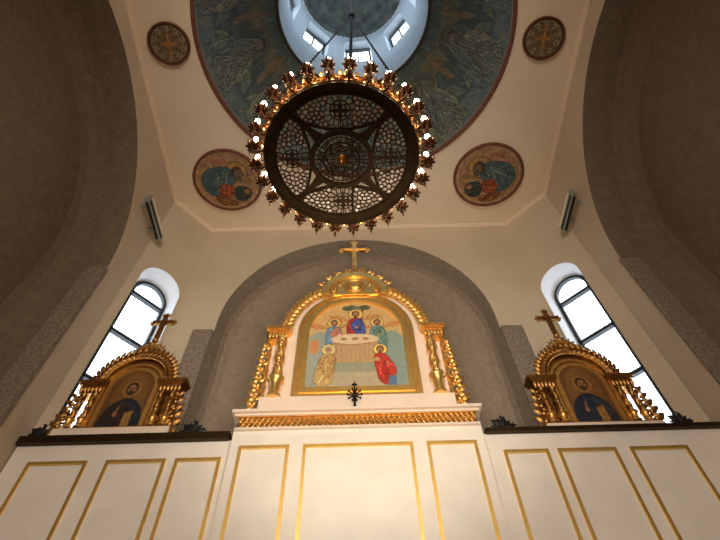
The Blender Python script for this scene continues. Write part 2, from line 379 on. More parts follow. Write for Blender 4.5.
# ------------------------------------------------------------------ painted ring, drum and dome above
NA, NR = 1100, 150
tt = np.linspace(0, 1, NR)[:, None]; aa = np.linspace(-PI, PI, NA)[None, :]
rad = RD+(RT-RD)*tt; bul = .22*np.sin(PI*tt)                         # slightly bellied outwards
P = np.stack([DC[0]+(rad+bul)*np.sin(aa), DC[1]+(rad+bul)*np.cos(aa), H+(ZD-H)*tt+0*aa], -1)
SECT = 12; u = (aa+PI)/(2*PI)*SECT; X = (u % 1.)-.5+0*tt; Y = tt+0*aa    # x across one figure, y from the outer edge in
cv = Canvas(X*1.25, Y*2.9, (.20, .26, .27), 3)
cv.c[:] = np.where((Y < .28)[..., None], np.array((.26, .36, .42)), cv.c)
cv.put(Y > .70, (.36, .35, .22)); cv.put((Y > .86), (.24, .33, .30))
cv.poly([(-.62, 2.8), (-.50, 2.3), (-.56, 1.5), (-.70, 1.5)], (.44, .34, .20)); cv.poly([(.62, 2.8), (.52, 2.2), (.58, 1.6), (.70, 1.6)], (.44, .34, .20))
cv.wing(-.05, 1.75, 1.1, -2.1, (.36, .40, .30), (.13, .16, .16)); cv.wing(.08, 1.75, 1.1, -1.0, (.30, .38, .36), (.13, .16, .16))
sect = np.floor(u).astype(int)+0*Y.astype(int)
pal = [((.33, .42, .43), (.38, .42, .33)), ((.40, .43, .38), (.24, .33, .43)), ((.29, .39, .44), (.44, .42, .34))]
cv.person(0, .15, 2.25, *pal[0], halo=(.22, .30, .24), skin=(.42, .34, .24), hair=(.16, .15, .12))
c1 = cv.c.copy()
for k in (1, 2):
    c2 = Canvas(X*1.25, Y*2.9, (.27, .34, .36), 5+k); c2.c[:] = cv.c
    c2.person(.04*(-1)**k, .25, 2.05, *pal[k], halo=(.28, .34, .24), skin=(.42, .34, .24), hair=(.16, .15, .12), lean=.03*(-1)**k, book=(.42, .38, .24))
    c2.line([(-.5, .35), (.1, 1.5), (.42, 2.1)] if k == 1 else [(.5, .3), (-.1, 1.4)], .035, (.50, .46, .26))
    c1 = np.where((sect % 3 == k)[..., None], c2.c, c1)
cv.c = c1
for i in range(120):                              # long curved folds down each figure, light beside dark
    x = (cv.r.rand()-.5)*.62; y = .2+cv.r.rand()*1.2; L = .35+cv.r.rand()*.6; b_ = (cv.r.rand()-.5)*.22
    P3 = [(x, y), (x+b_*.6, y+L*.3), (x*.8+b_, y+L*.6), (x*.45+b_*.5, y+L)]
    cv.line(P3, .030, (.15, .20, .22), .7); cv.line([(a_+.022, c_) for a_, c_ in P3], .016, [(.52, .55, .46), (.40, .50, .54), (.50, .46, .32)][i % 3], .7)
for i in range(260):
    x = cv.r.rand()*1.3-.65; y = cv.r.rand()*2.9; d = (cv.r.rand()-.5)*.5; L = .12+cv.r.rand()*.45
    cv.line([(x, y), (x+d*.3, y+L*.5), (x+d, y+L)], .014, [(.14, .19, .20), (.46, .50, .42), (.20, .30, .38), (.42, .34, .18)][i % 4], .55)
cv.blot(.16, 3); cv.blot(.2, 11); g_l = cv.c.mean(-1, keepdims=True); cv.c = (g_l+(cv.c-g_l)*.75)*np.array((1.12, 1.04, .90))
cv.put(Y < .035, (.33, .22, .17)); cv.put((Y >= .035) & (Y < .05), (.55, .47, .32)); cv.put(Y > .975, (.16, .16, .16))
mu = painted('dome_mural', M['mosaic'], P, cv.c, np.ones((NR-1, NA-1), bool))
tag(mu, 'dark blue-green mural of robed figures ringing the dome opening', 'mural')
# drum wall with eight small windows
def Pd(u, v, d=0): return (DC[0]+(RT+d)*math.sin(u/RT), DC[1]+(RT+d)*math.cos(u/RT), v)
ops = [dict(c=RT*(math.radians(4.5+45*k)), r=.42, s=16.38, b=13.8) for k in range(-3, 5)]
Ld = 2*PI*RT; u0 = ops[0]['c']-.7
mb = MB(); arch_wall(mb, Pd, u0, u0+Ld, ZD, 17.4, ops, step=96, n=12)
for o in ops: mb.strip([Pd(u, v, 0) for u, v in outline(o, 0, 12, True)], [Pd(u, v, .30) for u, v in outline(dict(o, r=.37, s=16.42, b=13.85), 0, 12, True)], True)
struct(mb.build('wall_drum', M['white']))
mb = MB(); prev = None
for i in range(13):
    t = PI/2*i/12; cur = [(DC[0]+RT*math.cos(t)*math.sin(2*PI*j/64), DC[1]+RT*math.cos(t)*math.cos(2*PI*j/64), 17.4+1.5*math.sin(t)) for j in range(64)]
    if prev: mb.strip(prev, cur, True)
    prev = cur
struct(mb.build('ceiling_dome', M['dome'], smooth=True))
mb = MB(); mb.tube([(DC[0]+(RT+.01)*math.cos(2*PI*j/96), DC[1]+(RT+.01)*math.sin(2*PI*j/96), ZD) for j in range(96)], .035, 6, True); struct(mb.build('trim_6', M['border_dark']))
mb = MB(); mb.tube([(DC[0]+(RD)*math.cos(2*PI*j/128), DC[1]+(RD)*math.sin(2*PI*j/128), H) for j in range(128)], .035, 6, True); struct(mb.build('trim_7', M['border']))
for k, o in enumerate(ops):
    glazed_window('window_%d' % (k+3), Pd, dict(o, r=.36, s=16.40, b=13.9), .28, (16.38,), .05, verts=(o['c'],))

# ------------------------------------------------------------------ round paintings on the ceiling
def medallion(x, y, r, label, paint, n=150):
    t = thing('ceiling_medallion', label, 'round painting', (x, y, H), 'round paintings on the ceiling')
    g = np.linspace(-1, 1, n); GX, GY = np.meshgrid(g, g)
    cv = Canvas(GX, GY, (.70, .52, .36), int(abs(x)*10)); paint(cv)
    cv.c = cv.c*.86; PP = np.stack([x+GX*r, y-GY*r, H-.02+0*GX], -1)           # seen from below, GY up = towards the eye
    keep = (np.hypot(GX, GY) < .97)[:-1, :-1]
    painted('painting', M['fresco'], PP, cv.c, keep, t)
    mb = MB(); prof = [(r*.93, -.022), (r*.935, -.045), (r*.98, -.05), (r*1.0, -.04), (r*1.0, 0)]
    for (r0, z0), (r1, z1) in zip(prof[:-1], prof[1:]):
        mb.strip([(x+r0*math.cos(2*PI*j/72), y+r0*math.sin(2*PI*j/72), H+z0) for j in range(72)], [(x+r1*math.cos(2*PI*j/72), y+r1*math.sin(2*PI*j/72), H+z1) for j in range(72)], True)
    mb.build('border', M['border'], t, smooth=40)
def letters(cv, x, y, s, col, n=3):
    for i in range(n):
        a = x+i*s*.9; cv.line([(a, y), (a, y+s)], s*.16, col); cv.line([(a+s*.5, y), (a+s*.5, y+s)], s*.16, col); cv.line([(a, y+s*(.5+.5*(i % 2))), (a+s*.5, y+s*.5)], s*.16, col)
def evangelist(flip):
    def f(cv):
        s = flip; k = lambda p: [(x*s, y) for x, y in p]
        cv.ring(0, 0, .88, .03, (.80, .68, .48))
        letters(cv, -.35 if s > 0 else .0, .55, .15, (.62, .30, .16))
        cv.ell(.28*s, .27, .34, .34, (.45, .30, .16)); cv.ell(.28*s, .27, .31, .31, (.72, .55, .30))
        cv.robe(k([(-.80, .0), (-.62, .34), (-.25, .46), (.12, .42), (.30, .18), (.20, -.10), (-.05, -.25), (-.30, -.55), (-.62, -.45)]), (.28, .37, .39), (.12, .17, .18), (.55, .60, .55), 18, .025)
        cv.ell(.30*s, .24, .17, .21, (.22, .18, .12)); cv.ell(.33*s, .20, .12, .16, (.52, .38, .24)); cv.ell(.34*s, .08, .10, .09, (.36, .32, .26))
        cv.robe(k([(-.22, -.10), (.12, -.12), (.18, -.40), (-.02, -.60), (-.34, -.50)]), (.62, .26, .12), (.34, .12, .08), (.80, .50, .22), 8, .025)
        cv.robe(k([(.20, -.15), (.62, -.22), (.66, -.50), (.40, -.72), (.12, -.62)]), (.18, .22, .20), (.08, .08, .08), (.42, .42, .30), 8, .02)
        cv.robe(k([(-.45, -.50), (-.1, -.58), (.25, -.70), (.1, -.86), (-.3, -.82)]), (.50, .28, .12), (.25, .14, .08), (.75, .60, .25), 6, .02)
        cv.ell(.52*s, -.36, .09, .08, (.66, .46, .30)); cv.ell(.60*s, -.02, .16, .10, (.60, .45, .24)); cv.blot(.35, 6)
    return f
def cross_disc(cv):
    cv.put(np.hypot(cv.X, cv.Y) < 2, (.52, .42, .30)); cv.put(np.hypot(cv.X, cv.Y) > .84, (.36, .22, .14)); cv.ring(0, 0, .80, .03, (.66, .56, .40))
    for i in range(20):
        a = 2*PI*i/20; cv.ring(.66*math.cos(a), .66*math.sin(a), .10, .035, (.72, .66, .52) if i % 2 else (.34, .26, .22))
    cv.ring(0, 0, .52, .03, (.36, .26, .18))
    for p, q in (((-.3, 0), (.3, 0)), ((0, -.42), (0, .42))): cv.line([p, q], .14, (.66, .42, .16)); cv.line([p, q], .05, (.78, .58, .26))
    for x in (-.34, .14):
        for y in (-.34, .14): letters(cv, x, y, .17, (.42, .28, .15), 2)
    cv.blot(.35, 5)
medallion(-2.65, 4.58, .725, 'round painting of a seated figure leaning right, ceiling corner above the left window', evangelist(1))
medallion(2.89, 4.57, .75, 'round painting of a haloed figure facing left, ceiling corner above the right window', evangelist(-1))
medallion(-3.27, 1.80, .38, 'small round ochre cross painting on the ceiling left of the mural', cross_disc, 100)
medallion(3.53, 1.80, .385, 'small round ochre cross painting on the ceiling right of the mural', cross_disc, 100)

# ------------------------------------------------------------------ ornament shapes
def curl(mb, x, y, z, s, rot=0, flip=1, turns=1.15, r0=.075, n=14, seg=5):
    """a tapered acanthus scroll lying in a plane y = const"""
    pts = []; rr = []
    for i in range(n):
        t = i/(n-1); a = rot+flip*t*turns*2*PI; q = s*(1-t)**1.1*.5
        cx, cz = x+math.cos(rot+PI/2*flip)*0, z
        pts.append((x+q*math.cos(a), y-.02*s*math.sin(t*PI), z+q*math.sin(a))); rr.append(s*r0*(1.25-.8*t))
    mb.tube(pts, rr, seg)
    mb.ball(pts[-1], s*.10, 6)
def leaf(mb, x, y, z, L, ang, wd=.32, bulge=.12):
    """a pointed leaf with a raised rib, its stem at x, z and its tip at distance L"""
    c, q = math.cos(ang), math.sin(ang); A = []; B = []; K = []
    for i in range(7):
        t = i/6; w_ = wd*L*.5*math.sin(PI*min(1, t*.9+.1))**.8*(1-t*.25)*(1 if i < 6 else .02)
        px, pz = x+c*L*t, z+q*L*t; dy = -bulge*L*math.sin(PI*t)-.004
        K.append((px, y+dy-.2*w_, pz)); A.append((px-q*w_, y+dy+.15*w_, pz+c*w_)); B.append((px+q*w_, y+dy+.15*w_, pz-c*w_))
    D = [(p[0], y+.012, p[2]) for p in K]
    mb.strip(A, K); mb.strip(K, B); mb.strip(B, D); mb.strip(D, A)
def arch_pts(c, w_, zb, zs, rz, n=32):
    return [(c-w_, zb)]+[(c-w_*math.cos(PI*i/n), zs+rz*math.sin(PI*i/n)) for i in range(n+1)]+[(c+w_, zb)]
def cross_mesh(mb, x, y, z0, z1, arm, za, wd, th=.05):
    mb.box((x-wd/2, y-th/2, z0), (x+wd/2, y+th/2, z1)); mb.box((x-arm, y-th/2*.98, za-wd/2), (x+arm, y+th/2*.98, za+wd/2))
    mb.box((x-wd*.25, y-th*.8, z0+.01), (x+wd*.25, y-th*.4, z1-.03)); mb.box((x-arm+.03, y-th*.79, za-wd*.25), (x+arm-.03, y-th*.4, za+wd*.25))
    for px, pz, dx, dz in ((x-arm, za, -1, 0), (x+arm, za, 1, 0), (x, z1, 0, 1)):
        for k in (-1, 0, 1):
            mb.ball((px+dx*wd*.42+(k*wd*.62 if dz else -abs(k)*dx*wd*.4), y, pz+dz*wd*.42+(k*wd*.62 if dx else -abs(k)*dz*wd*.4)), wd*.42, 8, (1, .6, 1))
    for k in range(8):                                # rays between the arms
        a = PI/4+PI/2*(k//2)+(.16 if k % 2 else -.16); mb.tube([(x+math.cos(a)*wd*.5, y, za+math.sin(a)*wd*.5), (x+math.cos(a)*wd*1.7, y, za+math.sin(a)*wd*1.7)], [wd*.12, wd*.02], 4)

def gable(cx, y, z, D, label, icon_fn, g, deep=.0):
    """gilded arched top piece of the altar screen; D holds its measures about (cx, z)"""
    t = thing('icon_pediment', label, 'icon frame', (cx, y, z), g)
    gold, pale = (M['gold'], M['gold_pale']) if not deep else (M['gold_deep'], M['gold'])
    W = D['board']; zs = z+D['spring']; K = D['k']
    # painted back board
    mb = MB(); mb.prism(arch_pts(cx, W, z+D['foot'], zs, W*D['rise']), y, y+.10); mb.box((cx-W*1.19, y-.13*K, z+D['drop']), (cx+W*1.19, y+.12, z+D['foot'])); mb.box((cx-W*1.17, y+.02, z), (cx+W*1.17, y+.10, z+D['cap_b']))
    mb.build('backboard', M['cream'] if not deep else M['gold_deep'], t)
    # icon
    wi = D['icon']; n = 170; zi0 = z+D['icon_z']; zsi = z+D['icon_s']; top = zsi+wi*D['rise']
    gx = np.linspace(-1, 1, n); gz = np.linspace(0, 1, n); GX, GZ = np.meshgrid(gx, gz)
    PX = cx+GX*wi*1.03; PZ = zi0-.03+GZ*(top-zi0+.05); PP = np.stack([PX, np.full_like(PX, y-.012), PZ], -1)
    zz = np.clip((PZ-zsi)/(wi*D['rise']), 0, 2); keep = (((np.abs(GX)*1.0)**2+zz**2) < 1.06)[:-1, :-1]
    asp = (top-zi0)/wi; cv = Canvas(GX, GZ*asp, (.78, .66, .46), 4); icon_fn(cv, asp)
    painted('icon', M['icon'], PP, cv.c, keep, t)
    # stepped gilded frame round it
    fr = D['frame']
    for k0, k1, y0, m_ in ((0, .45, -.07, pale), (.45, .72, -.045, gold), (.72, 1.0, -.085, pale)):
        mb = MB(); a, b = wi+fr*k0, wi+fr*k1
        mb.ring_prism(arch_pts(cx, b, zi0-fr*k1, zsi, b*D['rise']), arch_pts(cx, a, zi0-fr*k0, zsi, a*D['rise']), y+y0*K, y+.002)
        o = mb.build('frame_moulding', m_, t, smooth=35)
    # carved outer arch: rope of leaves
    r0, r1 = D['arch']
    mb = MB(); mb.ring_prism(arch_pts(cx, r1*.97, zs-.02, zs, r1*.97*D['rise']), arch_pts(cx, r0, zs-.02, zs, r0*D['rise']), y-.05*K, y+.08*K, False)
    th0 = D.get('cut', .0); nl = D['leaves']; rm = (r0+r1)/2; s_ = (r1-r0)
    for i in range(nl+1):
        a = PI*i/nl; px, pz = cx+rm*math.cos(a), zs+rm*D['rise']*math.sin(a); inw = 1 if a < PI/2 else -1
        leaf(mb, px, y-.06, pz, s_*1.25, a+PI/2*inw+.6*inw, .5); leaf(mb, px, y-.06, pz, s_*1.05, a+PI/2*inw-.7*inw, .45); mb.ball((px, y-.07, pz), s_*.22, 6)
    mb.build('carved_arch', gold, t, smooth=40)
    # beads
    mb = MB()
    for i in range(nl*2+1):
        a = PI*i/(nl*2); q = r0-.012; mb.ball((cx+q*math.cos(a), y-.055, zs+q*D['rise']*math.sin(a)), s_*.13, 6)
    mb.build('bead_row', pale, t, smooth=True)
    # bump with its oval boss, crest of scrolls
    bz, br = z+D['boss_z'], D['boss_r']
    mb = MB()
    O = [(cx+br*1.0*math.cos(PI*i/24), bz+br*math.sin(PI*i/24)) for i in range(25)]; I = [(cx+br*.80*math.cos(PI*i/24), bz+br*.80*math.sin(PI*i/24)) for i in range(25)]
    mb.ring_prism(O, I, y-.14*K, y+.04*K, False); mb.prism(I, y-.105*K, y+.04*K); mb.build('crown_panel', pale, t, smooth=35)
    mb = MB(); mb.ball((cx, y-.11*K, bz+br*.36), br*.20, 16, (1.25, .45, 1)); mb.tube([(cx+br*.31*math.cos(2*PI*i/28), y-.115*K, bz+br*.36+br*.25*math.sin(2*PI*i/28)) for i in range(28)], br*.035, 6, True)
    for sx in (-1, 1):
        curl(mb, cx+sx*br*.60, y-.12*K, bz+br*.20, br*.36, PI/2, -sx); leaf(mb, cx+sx*br*.42, y-.11*K, bz+br*.34, br*.30, PI/2-sx*.4, .4)
    mb.build('boss', gold, t, smooth=True)
    mb = MB(); nc = 5
    for sx in (-1, 1):
        for i in range(nc):
            q = i/(nc-1); a = PI/2-sx*(.14+1.15*q); R2 = br*1.12; s2 = br*(.42-.14*q)
            px, pz = cx+R2*math.cos(a), bz+R2*math.sin(a); curl(mb, px, y-.02, pz+s2*.18, s2, a-PI/2*sx, sx, 1.2)
            leaf(mb, px, y-.03, pz, s2*.95, a-sx*.35, .42); leaf(mb, px, y-.03, pz-.3*s2, s2*.8, a+sx*.75, .42)
    leaf(mb, cx, y-.04, bz+br*.95, br*.62, PI/2, .5); mb.build('crest', gold, t, smooth=40)
    mb = MB(); cross_mesh(mb, cx, y, bz+br*1.2, z+D['cross_t']-D['cross_w']*.6, D['cross_a']-D['cross_w']*.6, z+D['cross_z'], D['cross_w']); mb.lathe([(.02, 0), (D['cross_w']*.9, .02), (D['cross_w']*.5, .08), (D['cross_w']*.8, .12), (.03, .16)], (cx, y, bz+br*1.08), 12)
    mb.build('cross', gold, t)
    # columns, capitals, vases, side scrolls
    c0, c1 = D['cap']; ct, cb = z+D['cap_t'], z+D['cap_b']; xm = (c0+c1)/2
    for sx in (-1, 1):
        mb = MB(); h_ = ct-cb; lo, hi = sorted((cx+sx*c0, cx+sx*c1)); e = (hi-lo)*.10
        mb.box((lo-e*.4, y-.17*K, ct-h_*.22), (hi+e*.4, y+.12, ct)); mb.box((lo+e*.3, y-.15*K, ct-h_*.40), (hi-e*.3, y+.12, ct-h_*.22)); mb.box((lo+e*1.2, y-.12*K, cb), (hi-e*1.2, y+.10, ct-h_*.40))
        nb = 6
        for i in range(nb): leaf(mb, lo+e+(hi-lo-2*e)*(i+.5)/nb, y-.13*K, cb+.01, h_*.55, PI/2, .5)
        for i in range(nb*2): mb.ball((lo+(hi-lo)*(i+.5)/(nb*2), y-.155*K, ct-h_*.31), h_*.07, 6)
        mb.build('capital', gold, t)
        for xx, r in D['cols']:
            px = cx+sx*xx; zt, zb_ = cb+.01, z+D['vase_t']; py = y-.09*K
            mb = MB(); prof = [(r, (zt-zb_)*i/40) for i in range(41)]
            mb.lathe(prof, (px, py, zb_), 20, lambda a, z_: 1+.20*math.sin(2*a-sx*z_*26/(zt-zb_)*.6))
            for i in range(int(D['colleaf'])):
                f_ = (i+.5)/D['colleaf']; aa_ = f_*15; leaf(mb, px+math.sin(aa_)*r*.5, py-r*.85, zb_+(zt-zb_)*f_-.03, r*1.8, PI/2+math.sin(aa_)*.9, .5)
            mb.build('column', gold, t, smooth=50)
            mb = MB(); hz = zb_-(z+D['foot']); mb.lathe([(r*1.55, 0), (r*1.55, hz*.08), (r*1.25, hz*.13), (r*1.05, hz*.3), (r*1.12, hz*.6), (r*1.3, hz*.78), (r*1.75, hz*.86), (r*1.75, hz*.93), (r*1.2, hz*.97), (r*1.0, hz)], (px, py, z+D['foot']), 20)
            mb.build('column_base', pale, t, smooth=40)
        # leafy side strip
        mb = MB(); s0, s1, zt = D['scroll'][0], D['scroll'][1], cb
        nz = D['scrolln']
        lo, hi = sorted((cx+sx*s0, cx+sx*(s0+.25*(s1-s0))))
        mb.box((lo, y+.0, z+.01), (hi, y+.04, zt))
        for i in range(nz):
            q = (i+.5)/nz; zc = z+(zt-z)*q; wd_ = (s1-s0)*(1.15-.45*q); px = cx+sx*(s0+wd_*.45)
            curl(mb, px, y-.03, zc, wd_*.95, PI/2*(i % 2), sx, 1.2, .10); leaf(mb, px, y-.04, zc-.1*wd_, wd_*.85, PI/2-sx*.9, .5); leaf(mb, px, y-.04, zc, wd_*.8, -PI/2+sx*.6, .45); mb.ball((px, y-.05, zc), wd_*.16, 8)
        mb.build('side_scroll', gold, t, smooth=40)
    return t

def icon_meal(cv, asp):
    # three winged figures at a table, an old man and a woman serving
    cv.c[:] = (.80, .68, .46); cv.put(cv.Y > asp*.66, (.84, .68, .44)); cv.put(cv.Y < asp*.42, (.62, .62, .52)); cv.put(cv.Y < asp*.18, (.74, .68, .56))
    cv.ell(-.75, .75, .35, .75, (.62, .64, .58)); cv.ell(.75, .75, .33, .75, (.55, .62, .58)); cv.poly([(-1, 1.0), (-.55, 1.25), (-.45, .7), (-1, .5)], (.64, .66, .62)); cv.ell(-.85, 1.1, .1, .2, (.80, .55, .36))
    for x, s in ((-.05, 1), (.05, -1)): pass
    cv.ell(0, 2.22, .14, .05, (.48, .50, .38)); cv.ell(-.08, 2.26, .10, .05, (.40, .44, .34)); cv.ell(-.18, 2.20, .12, .08, (.34, .38, .28)); cv.ell(.2, 2.22, .13, .08, (.34, .38, .28)); cv.line([(.16, 2.2), (.1, 1.6)], .04, (.42, .30, .18))
    for x, b in ((-.46, 1.60), (.0, 1.82), (.46, 1.60)):
        cv.wing(x-.10, b, .50, PI-.30, (.84, .60, .36), (.56, .32, .16)); cv.wing(x+.10, b, .50, .30, (.84, .60, .36), (.56, .32, .16))
    cv.person(-.46, .88, 1.0, (.42, .56, .68), (.72, .48, .42), halo=(.90, .74, .42)); cv.person(.46, .88, 1.0, (.44, .58, .60), (.40, .52, .46), halo=(.90, .74, .42))
    cv.person(.0, 1.05, 1.10, (.64, .20, .20), (.28, .34, .60), halo=(.92, .78, .42))
    cv.poly([(-.50, 1.28), (.46, 1.28), (.40, .66), (-.42, .66)], (.76, .62, .44)); cv.ell(-.02, 1.28, .49, .15, (.88, .78, .62)); cv.line([(-.46, 1.18), (-.1, 1.12), (.42, 1.18)], .03, (.66, .46, .30))
    for x in (-.25, -.02, .2): cv.ell(x, 1.29, .07, .035, (.68, .46, .24))
    for i in range(9): cv.line([(-.38+i*.09, .68), (-.40+i*.095, 1.14)], .014, (.68, .54, .38))
    cv.person(-.66, .12, 1.02, (.80, .66, .42), (.74, .58, .36), halo=(.90, .80, .50), lean=.1, hair=(.75, .68, .58))
    cv.person(.60, .14, .98, (.72, .20, .14), (.78, .24, .18), halo=(.94, .82, .42), lean=-.12)
    cv.poly([(.58, .12), (.76, .12), (.76, .34), (.62, .34)], (.36, .48, .60)); cv.ell(.40, .74, .07, .05, (.80, .60, .40))
    cv.line([(-.95, .1), (-.2, .05), (.5, .08), (.95, .1)], .03, (.56, .58, .46), .6); cv.blot(.10, 3)
def icon_saint(beard, robe, over, face=1):
    def f(cv, asp):
        cv.c[:] = (.40, .26, .12); cv.ell(0, asp*.55, .75, asp*.42, (.46, .31, .14)); h = asp*1.22
        x = .0; hy = asp*.66
        cv.ell(x, hy, .50, .50, (.38, .24, .10)); cv.ell(x, hy, .46, .46, (.54, .38, .17))
        cv.robe([(-.95, 0), (.95, 0), (.82, asp*.30), (.50, asp*.44), (.14, asp*.50), (-.14, asp*.50), (-.50, asp*.44), (-.82, asp*.30)], robe, tuple(k*.4 for k in robe), tuple(k*1.6+.05 for k in robe), 12, .035)
        cv.robe([(.14, asp*.50), (.5, asp*.44), (.84, asp*.28), (.95, 0), (.2, 0), (.05, asp*.3)], over, tuple(k*.4 for k in over), tuple(k*1.6+.05 for k in over), 9, .035)
        cv.ell(x, hy+.03, .27, .33, (.16, .11, .07)); cv.ell(x, hy-.02, .19, .26, (.56, .38, .22)); cv.ell(x, hy-.2, .15, .14, beard)
        for s in (-1, 1): cv.line([(s*.05, hy+.02), (s*.13, hy+.03)], .03, (.12, .08, .06)); cv.line([(s*.04, hy+.08), (s*.14, hy+.09)], .02, (.2, .13, .08))
        cv.line([(0, hy+.03), (0, hy-.08)], .025, (.38, .24, .14)); cv.line([(-.06, hy-.14), (.06, hy-.14)], .02, (.42, .18, .12))
        cv.ell(-.28, asp*.24, .10, .13, (.56, .38, .22)); cv.line([(-.28, asp*.24), (-.24, asp*.36)], .05, (.56, .38, .22)); cv.poly([(.15, .1), (.5, .16), (.46, asp*.3), (.12, asp*.26)], (.58, .42, .20)); cv.blot(.22, 5)
    return f
big = dict(k=1., drop=-.15, board=1.0, rise=.98, foot=.10, spring=1.27, icon=.665, icon_z=.28, icon_s=1.24, frame=.155, arch=(.93, 1.075), leaves=36, boss_z=1.98, boss_r=.52,
           cap=(.93, 1.26), cap_t=1.27, cap_b=1.07, cols=((1.03, .062),), vase_t=.43, colleaf=14, scroll=(1.17, 1.36), scrolln=8, cross_t=3.58, cross_z=3.30, cross_a=.27, cross_w=.075)
small = dict(k=.5, drop=0., board=.42, rise=.98, foot=.03, spring=.68, icon=.27, icon_z=.05, icon_s=.60, frame=.11, arch=(.40, .535), leaves=22, boss_z=1.10, boss_r=.19,
           cap=(.32, .67), cap_t=.70, cap_b=.51, cols=((.42, .035), (.56, .035)), vase_t=.16, colleaf=6, scroll=(.56, .74), scrolln=5, cross_t=1.97, cross_z=1.78, cross_a=.19, cross_w=.06)
YS = 5.0
gable(.0, YS, 3.66, big, 'large gilded arched icon of three winged figures at a table, topped by a cross', icon_meal, 'gilded icon pediments on the altar screen')
gable(-2.855, YS, 3.43, small, 'small gilded arched icon with a cross in front of the left window', icon_saint((.20, .14, .09), (.16, .12, .10), (.10, .12, .16)), 'gilded icon pediments on the altar screen', 1)
gable(2.855, YS, 3.34, small, 'small gilded arched icon with a cross in front of the right window', icon_saint((.24, .18, .12), (.12, .14, .20), (.16, .17, .19)), 'gilded icon pediments on the altar screen', 1)

# ------------------------------------------------------------------ altar screen
t = thing('altar_screen', 'wide white marble altar screen with gilded cornice under the icon pediments', 'altar screen', (0.15, 5.1, FL))
mb = MB(); mb.box((XL+.02, YS-.04, FL), (XR-.02, 5.05, 3.26)); mb.box((-1.40, YS-.16, FL), (1.40, YS+.10, 3.32)); mb.build('marble_wall', M['marble'], t)
for x0, x1, zt in ((XL+.02, -1.46, 3.34), (1.46, XR-.02, 3.30)):
    mb = MB(); mb.box((x0, YS-.10, 3.25), (x1, 5.05, zt)); mb.build('ledge', M['bronze'], t)
for s0, s1, zb, zt in ((-3.52, -2.18, 3.34, 3.43), (2.18, 3.54, 3.30, 3.34)):
    mb = MB(); mb.box((s0, YS-.09, zb), (s1, YS+.15, zt)); mb.build('pediment_base', M['cream'], t)
ZC = 3.50
mb = MB(); mb.box((-1.44, YS-.26, ZC-.03), (1.44, YS+.15, ZC+.005)); mb.box((-1.41, YS-.22, ZC-.055), (1.41, YS+.15, ZC-.025)); mb.box((-1.39, YS-.20, ZC-.215), (1.39, YS+.12, ZC-.19)); mb.build('cornice', M['cream'], t)
mb = MB(); mb.box((-1.36, YS-.17, ZC-.20), (1.36, YS+.12, ZC-.05)); mb.build('frieze', M['gold_deep'], t)
mb = MB(); n = 44
for i in range(n):
    x0 = -1.35+2.70*i/n; x1 = -1.35+2.70*(i+1)/n; xm = (x0+x1)/2; ys = YS-.18; zc = ZC-.122
    for p, q in (((x0, zc), (xm, zc+.06)), ((xm, zc+.06), (x1, zc)), ((x0, zc), (xm, zc-.06)), ((xm, zc-.06), (x1, zc))):
        mb.tube([(p[0], ys, p[1]), (q[0], ys, q[1])], .009, 5)
    mb.ball((xm, ys, zc), .020, 6); mb.ball((x0, ys, zc), .012, 6)
mb.box((-1.38, YS-.205, ZC-.063), (1.38, YS-.17, ZC-.049)); mb.build('gilded_lattice', M['gold'], t, smooth=40)
# gilt framed panels of the wall below
def panel(x0, x1, z0, z1, y):
    mb = MB(); k = .035
    for a, b in (((x0, z0), (x1, z0+k)), ((x0, z1-k), (x1, z1)), ((x0, z0+k), (x0+k, z1-k)), ((x1-k, z0+k), (x1, z1-k))): mb.box((a[0], y-.025, a[1]), (b[0], y+.01, b[1]))
    mb.build('panel_moulding', M['gold_pale'], t)
for x0, x1 in ((-3.6, -2.95), (-2.75, -2.1), (-2.0, -1.5), (1.6, 2.1), (2.2, 2.85), (3.0, 3.65)): panel(x0, x1, 1.0, 3.05, YS-.04)
for x0, x1 in ((-1.3, -.75), (-.6, .6), (.75, 1.3)): panel(x0, x1, 1.0, 3.10, YS-.16)
# dark standing cross and the bronze sprays on the ledge
t = thing('finial_cross', 'dark metal cross on a starry knop standing before the central icon', 'cross', (-.03, YS-.20, 3.505))
mb = MB(); x, y = -.03, YS-.20; mb.lathe([(.05, 0), (.045, .02), (.015, .03), (.012, .2), (.008, .34), (.010, .37), (.003, .40)], (x, y, 3.505), 10)
mb.build('stem', M['iron'], t); mb = MB()
for i in range(10): a = 2*PI*i/10; mb.tube([(x, y, 3.70), (x+.085*math.cos(a), y-.02, 3.70+.085*math.sin(a))], [.012, .006], 5); mb.ball((x+.085*math.cos(a), y-.02, 3.70+.085*math.sin(a)), .014, 6)
mb.build('star', M['bronze'], t); mb = MB(); mb.box((x-.035, y-.008, 3.85), (x+.035, y+.008, 3.865)); mb.build('cross_arm', M['iron'], t)
def spray(x, y, z, label, s=1.):
    t = thing('bronze_finial', label, 'finial', (x, y, z), 'bronze leaf finials on the ledge')
    mb = MB(); mb.lathe([(.05*s, 0), (.04*s, .02), (.012, .04), (.010, .10*s)], (x, y, z), 10); mb.build('foot', M['iron'], t)
    mb = MB()
    for i, a in enumerate((.25, .8, 1.35, 1.9, 2.4, 2.9)): leaf(mb, x, y, z+.05, .17*s*(1-.15*(i % 2)), a, .4)
    curl(mb, x-.08*s, y, z+.12, .10*s, 0, 1); curl(mb, x+.08*s, y, z+.12, .10*s, 0, -1); mb.ball((x, y, z+.20*s), .018, 8); mb.tube([(x, y, z+.05), (x, y, z+.20*s)], .006, 5)
    mb.build('leaves', M['iron'], t)
spray(-3.70, YS, 3.34, 'dark leafy finial at the far left end of the ledge'); spray(-1.93, YS, 3.34, 'dark leafy finial between the left pediment and the central one')
spray(3.80, YS, 3.30, 'dark leafy finial at the far right end of the ledge'); spray(1.70, YS, 3.30, 'dark leafy finial between the central pediment and the right one')

